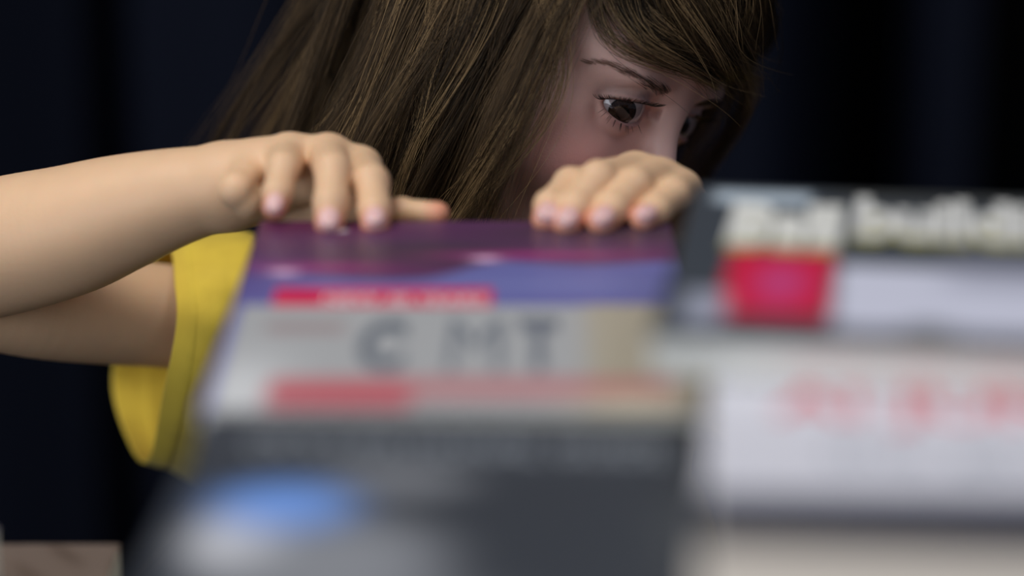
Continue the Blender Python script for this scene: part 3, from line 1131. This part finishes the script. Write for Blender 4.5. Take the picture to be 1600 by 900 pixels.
# strands
NS = int(os.environ.get('HAIR', '15000'))
par = rng.integers(0, NG, NS)
vis = (rootsH[par, 1] < 40)
offv = rng.normal(0, 1, (NS, 3)) * 0.0015
offv2 = rng.normal(0, 1, (NS, 3)) * 0.0030
offv3 = rng.normal(0, 1, (NS, 3)) * 0.009 * (rng.random(NS) < 0.14)[:, None]
Sx = np.linspace(0, 1, K)[None, :, None]
pull = 1 - 0.55 * sstep(0.2, 1.0, Sx)
cv = curv[par] + offv[:, None] * pull + offv2[:, None] * np.sin(Sx * math.pi * rng.uniform(0.6, 1.4, NS)[:, None, None]) * 0.6 + offv3[:, None] * Sx ** 1.5
wv = rng.uniform(0, 6.28, (NS, 1, 1)); wf = rng.uniform(6, 15, (NS, 1, 1))
cv = cv + np.array([1, 0.4, 0])[None, None] * np.sin(Sx * wf + wv) * 0.0009 * np.clip(Sx * 4, 0, 1)
cut = rng.uniform(0.9, 1.0, NS)
base = np.array(lin(92, 73, 51)); lite = np.array(lin(180, 150, 108)); dark = np.array(lin(38, 30, 22))
lockt = rng.normal(0, 1, len(sup))[own][par]
mixv = np.clip(0.40 + 0.26 * lockt + rng.normal(0, 0.18, NS), 0, 1)[:, None]
ctip = np.where(mixv > 0.5, base + (lite - base) * (mixv - 0.5) * 2, dark + (base - dark) * mixv * 2)
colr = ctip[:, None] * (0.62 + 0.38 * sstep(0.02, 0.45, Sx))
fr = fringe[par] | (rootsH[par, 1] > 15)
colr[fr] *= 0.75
rad0 = (0.00013 * (0.75 + 0.5 * rng.random(NS)))[:, None]
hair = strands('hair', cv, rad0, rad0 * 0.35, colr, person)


# ------------------------------------------------------------------ brow and lashes
def onskin(yh, zh, lift):
    """points of the face at (y, z) of the head frame (mm), found from outside"""
    yh, zh = np.asarray(yh, float), np.asarray(zh, float)
    dh = np.stack([np.full_like(yh, 0.80), yh / 62.0, np.zeros_like(yh)], 1)
    dh /= np.linalg.norm(dh, axis=1, keepdims=True)
    o = dh * 0.13
    o[:, 2] = zh * mm
    o = toW(o)
    dW = -(dh @ HR)
    for _ in range(30):
        o = o + dW * B.ev(o, FACE)[:, None] * 0.85
    return o - dW * np.asarray(lift)[:, None]


FACE = B.p[:NECK_I]
for s in (-1, 1):
    n = 230
    t = rng.random(n) ** 1.6
    yh = s * (10 + 38 * t)
    zc = np.interp(t, [0, 0.45, 0.75, 1], [13.0, 16.8, 17.0, 12.0])
    wd = np.interp(t, [0, 0.2, 0.6, 1], [3.2, 2.8, 1.8, 0.8])
    zh = zc + rng.normal(0, 1, n) * wd * 0.5
    L_ = rng.uniform(4.0, 7.0, n)
    up = np.interp(t, [0, 0.3, 1], [0.9, 0.35, -0.25])
    cs = np.stack([onskin(yh + s * L_ * f * 0.9, zh + L_ * f * up * 0.6, np.full(n, 0.0002 + 0.0008 * math.sin(f * 2.2))) for f in np.linspace(0, 1, 5)], 1)
    strands('eyebrow', cs, 0.00009, 0.00003, np.array(lin(50, 37, 30)) + (np.array(lin(140, 110, 96)) - np.array(lin(50, 37, 30))) * sstep(0.25, 0.95, t)[:, None, None] * np.ones((n, 5, 1)), body)
for s in (-1, 1):
    ls = []
    c = np.array([EYE_L[0], s * abs(EYE_L[1]), 0])
    yw = s * 0.22
    for k in range(188):
        upper = k < 172
        u = rng.uniform(-0.5, 0.97) * LIDW
        a = max(0, 1 - (u / LIDW) ** 2)
        sh = 0.0004 - 0.09 * u
        v = (LIDU * a ** 0.8 if upper else -LIDL * a ** 0.62) + sh
        au, av = u / 0.0160, v / 0.0160
        def dirv(au, av):
            q = np.array([math.cos(av) * math.cos(au), s * math.cos(av) * math.sin(au), math.sin(av)])
            return np.array([q[0] * math.cos(yw) - q[1] * math.sin(yw), q[0] * math.sin(yw) + q[1] * math.cos(yw), q[2]])
        Lh = rng.uniform(5.5, 7.5) * mm if upper else rng.uniform(2.5, 4) * mm
        d0 = dirv(au, av); d1 = dirv(au * 1.25, av - (0.1 if upper else 0.2))
        upv = np.array([0, 0, 1.0])
        pts = []
        for q in range(7):
            f = q / 6
            off = d1 * f * Lh + upv * Lh * ((0.55 * f * f - 0.25 * f) if upper else -0.35 * f) + nrm(np.array([0, s * au, 0]) + 1e-6) * abs(au) * Lh * 0.35 * f
            pts.append(c + d0 * (RE + 0.0017) + off)
        ls.append(toW(np.array(pts)))
    ls = np.array(ls)
    strands('eyelashes', ls, 0.00013, 0.00002, np.tile(np.array(lin(22, 17, 14)), (len(ls), 7, 1)), body)

# ------------------------------------------------------------------ clothing
def cat(pts, n, closed):
    P = np.array(pts, float)
    N = len(P)
    out = []
    m = N if closed else N - 1
    for k in range(n):
        t = k / n * m if closed else k / (n - 1) * m
        i = min(int(t), m - 1)
        f = t - i
        g = (lambda j: P[j % N]) if closed else (lambda j: P[min(max(j, 0), N - 1)])
        a, b, c, d = g(i - 1), g(i), g(i + 1), g(i + 2)
        out.append(0.5 * (2 * b + (c - a) * f + (2 * a - 5 * b + 4 * c - d) * f ** 2 + (-a + 3 * b - 3 * c + d) * f ** 3))
    return np.array(out)


def cloth_mat(name, c):
    m = bpy.data.materials.new(name)
    m.use_nodes = True
    nt = m.node_tree
    b = nt.nodes['Principled BSDF']
    b.inputs['Base Color'].default_value = (*c, 1)
    b.inputs['Roughness'].default_value = 0.85
    b.inputs['Specular IOR Level'].default_value = 0.2
    b.inputs['Sheen Weight'].default_value = 0.15
    tc = nt.nodes.new('ShaderNodeTexCoord')
    n = nt.nodes.new('ShaderNodeTexNoise')
    n.inputs['Scale'].default_value = 1400
    n2 = nt.nodes.new('ShaderNodeTexNoise')
    n2.inputs['Scale'].default_value = 60
    n2.inputs['Detail'].default_value = 5
    mx = nt.nodes.new('ShaderNodeMix')
    mx.data_type = 'RGBA'
    mx.inputs[6].default_value = (*[x * 0.82 for x in c], 1)
    mx.inputs[7].default_value = (*[min(1, x * 1.12) for x in c], 1)
    nt.links.new(tc.outputs['Object'], n.inputs['Vector'])
    nt.links.new(tc.outputs['Object'], n2.inputs['Vector'])
    nt.links.new(n2.outputs['Fac'], mx.inputs[0])
    nt.links.new(mx.outputs[2], b.inputs['Base Color'])
    bp = nt.nodes.new('ShaderNodeBump')
    bp.inputs['Strength'].default_value = 0.35
    bp.inputs['Distance'].default_value = 0.0006
    nt.links.new(n.outputs['Fac'], bp.inputs['Height'])
    nt.links.new(bp.outputs['Normal'], b.inputs['Normal'])
    return m


m_shirt = cloth_mat('yellow_jersey', lin(250, 214, 80))
m_legs = cloth_mat('black_jersey', lin(24, 25, 30))
rings = [
    [(262, 391, 1.386), (273, 445, 1.346), (275, 510, 1.328), (256, 612, 1.336), (233, 717, 1.372), (203, 694, 1.405), (176, 590, 1.430), (212, 450, 1.415)],
    [(294, 372, 1.386), (308, 435, 1.342), (312, 515, 1.322), (296, 625, 1.332), (272, 728, 1.372), (250, 712, 1.412), (236, 600, 1.438), (255, 445, 1.425)],
    [(340, 363, 1.388), (352, 425, 1.342), (358, 515, 1.322), (345, 640, 1.334), (325, 755, 1.375), (310, 740, 1.420), (300, 605, 1.446), (310, 440, 1.436)],
    [(392, 361, 1.396), (412, 412, 1.352), (425, 515, 1.334), (425, 660, 1.348), (415, 790, 1.385), (405, 775, 1.430), (400, 620, 1.456), (392, 450, 1.452)],
    [(440, 395, 1.425), (470, 435, 1.395), (490, 520, 1.375), (500, 660, 1.390), (500, 780, 1.42), (480, 760, 1.45), (470, 620, 1.465), (450, 470, 1.46)],
]
NA, NR_ = 128, 64
loops = [cat([at(*p) for p in r], NA, True) for r in rings]
grid = np.stack([cat([l[k] for l in loops], NR_, False) for k in range(NA)], 1)     # rows, around, 3
cen = grid.mean(1, keepdims=True)
out = grid - cen
out /= np.linalg.norm(out, axis=2, keepdims=True)
s_ = np.arange(NR_)[:, None] / (NR_ - 1)
a_ = np.arange(NA)[None, :] / NA * 2 * math.pi
fold = 0.0011 * np.sin(a_ * 5 + 5 * s_ + 1) * s_ + 0.0012 * np.sin(a_ * 2 + 14 * s_) * s_ + 0.0007 * np.sin(a_ * 11 - 6 * s_) * np.clip(s_ * 3, 0, 1)
dist = np.concatenate([[0], np.cumsum(np.linalg.norm(np.diff(grid, axis=0), axis=2).mean(1))])[:, None]
hem = 0.0009 * (1 - sstep(0.0125, 0.0135, dist)) - 0.0007 * np.exp(-((dist - 0.0115) / 0.0007) ** 2) * (0.6 + 0.4 * np.sin(a_ * 90))
grid = grid + out * (fold + hem)[..., None]
idx = np.arange(NR_ * NA).reshape(NR_, NA)
nx_ = np.roll(idx, -1, 1)
F1 = np.stack([idx[:-1].ravel(), idx[1:].ravel(), nx_[1:].ravel(), nx_[:-1].ravel()], 1)
# inner layer of the sleeve
gin = grid - out * 0.0016
G2 = np.concatenate([grid.reshape(-1, 3), gin.reshape(-1, 3)])
n1 = NR_ * NA
Fin = F1[:, ::-1] + n1
Frim = np.stack([idx[0], nx_[0], nx_[0] + n1, idx[0] + n1], 1)
SF = np.concatenate([F1, Fin, Frim])

T = Sdf()
T.cone(NB + [-0.02, 0.01, -0.045], SR + [0.03, 0.008, 0.0], 0.046, 0.035, 0.02)
T.cone(NB + [0.02, 0.01, -0.045], SL, 0.046, 0.042, 0.02)
T.cone(SL, SL * 0.62 + EL * 0.38, 0.044, 0.046, 0.012)
T.ell(CH + [0, 0.01, -0.02], (0.119, 0.086, 0.14), None, 0.03)
T.cone(CH + [-0.03, 0.01, -0.10], PEL + [-0.03, 0, 0.06], 0.082, 0.088, 0.03)
T.cone(CH + [0.03, 0.01, -0.10], PEL + [0.03, 0, 0.06], 0.082, 0.088, 0.03)
T.cone(NB + [0, 0, -0.04], NB + nrm(HO - NB) * 0.09, 0.047, 0.052, 0.003, True)
T.disp(lambda P: 0.002 * np.sin(P[:, 0] * 60 + P[:, 2] * 30) * np.sin(P[:, 2] * 45))
shell = Sdf()
shell.fn(lambda P: T.ev(P), 0.001)
shell.fn(lambda P: T.ev(P) + 0.0055, 0.001, True)
shell.fn(lambda P: P[:, 2] - 0.655, 0.001, True)
TV, TF = T.mesh([-0.2, 1.3, 0.66], [0.34, 1.68, 1.2], 0.0035, clip=lambda V: V[:, 2] > 0.667)
TV = relax(TV, TF, 2)
shirt = child('t_shirt', np.concatenate([G2, TV]), np.concatenate([SF, TF + len(G2)]).astype(np.int32), m_shirt)

L = Sdf()
for sx in (-0.042, 0.042):
    hip = PEL + [sx * 1.1, 0, 0.03]; knee = np.array([PEL[0] + sx * 1.3, PEL[1] - 0.01, 0.33]); ank = np.array([PEL[0] + sx * 1.4, PEL[1] + 0.02, 0.07])
    L.cone(hip, knee, 0.076, 0.045, 0.02)
    L.cone(knee, knee * .6 + ank * .4 + [0, 0.008, 0], 0.045, 0.043, 0.01)
    L.cone(knee * .6 + ank * .4 + [0, 0.008, 0], ank, 0.043, 0.030, 0.01)
L.ell(PEL + [0, 0, 0.07], (0.112, 0.088, 0.08), None, 0.02)
LV, LF = L.mesh([-0.2, 1.35, 0.0], [0.25, 1.72, 0.8], 0.005)
child('leggings', relax(LV, LF, 2), LF, m_legs)
m_shoe = mat('shoe_canvas', lin(60, 62, 70), 0.7, bump=0.2)
m_sole = mat('shoe_rubber', lin(200, 198, 190), 0.6)
for sx in (-0.042, 0.042):
    S_ = Sdf()
    ax, ay = PEL[0] + sx * 1.4, PEL[1] + 0.02
    S_.cone([ax, ay + 0.01, 0.075], [ax, ay, 0.045], 0.034, 0.034, 0.01)
    S_.ell([ax + sx * .15, ay - 0.055, 0.032], (0.034, 0.085, 0.026), None, 0.02)
    S_.ell([ax, ay + 0.005, 0.03], (0.031, 0.045, 0.03), None, 0.02)
    S_.cone([ax, ay + 0.01, 0.13], [ax, ay + 0.005, 0.09], 0.027, 0.027, 0.004, True)
    S_.fn(lambda P: 0.012 - P[:, 2], 0.002, False) if False else None
    V4, F4 = S_.mesh([ax - .07, ay - .17, 0.008], [ax + .07, ay + .08, 0.13], 0.004, clip=lambda V: V[:, 2] > 0.010)
    sh = child('shoe', relax(V4, F4, 1), F4, m_shoe)
    E = Sdf()
    E.ell([ax + sx * .15, ay - 0.055, 0.010], (0.037, 0.088, 0.03), None, 0.02)
    E.ell([ax, ay + 0.005, 0.010], (0.034, 0.048, 0.03), None, 0.02)
    E.fn(lambda P: P[:, 2] - 0.020, 0.002, True) if False else None
    n = 48
    pts = []
    for k in range(n):
        a = 2 * math.pi * k / n
        w = 0.036 if math.sin(a) < 0 else 0.031
        pts.append((ax + w * math.cos(a) + sx * .1 * (math.sin(a) < 0), ay - 0.045 + 0.098 * math.sin(a)))
    V5 = [(x, y, 0.001) for x, y in pts] + [(x, y, 0.018) for x, y in pts]
    F5 = [(k, (k + 1) % n, n + (k + 1) % n, n + k) for k in range(n)] + [tuple(range(n))[::-1], tuple(range(n, 2 * n))]
    child('sole', V5, F5, m_sole, sh)
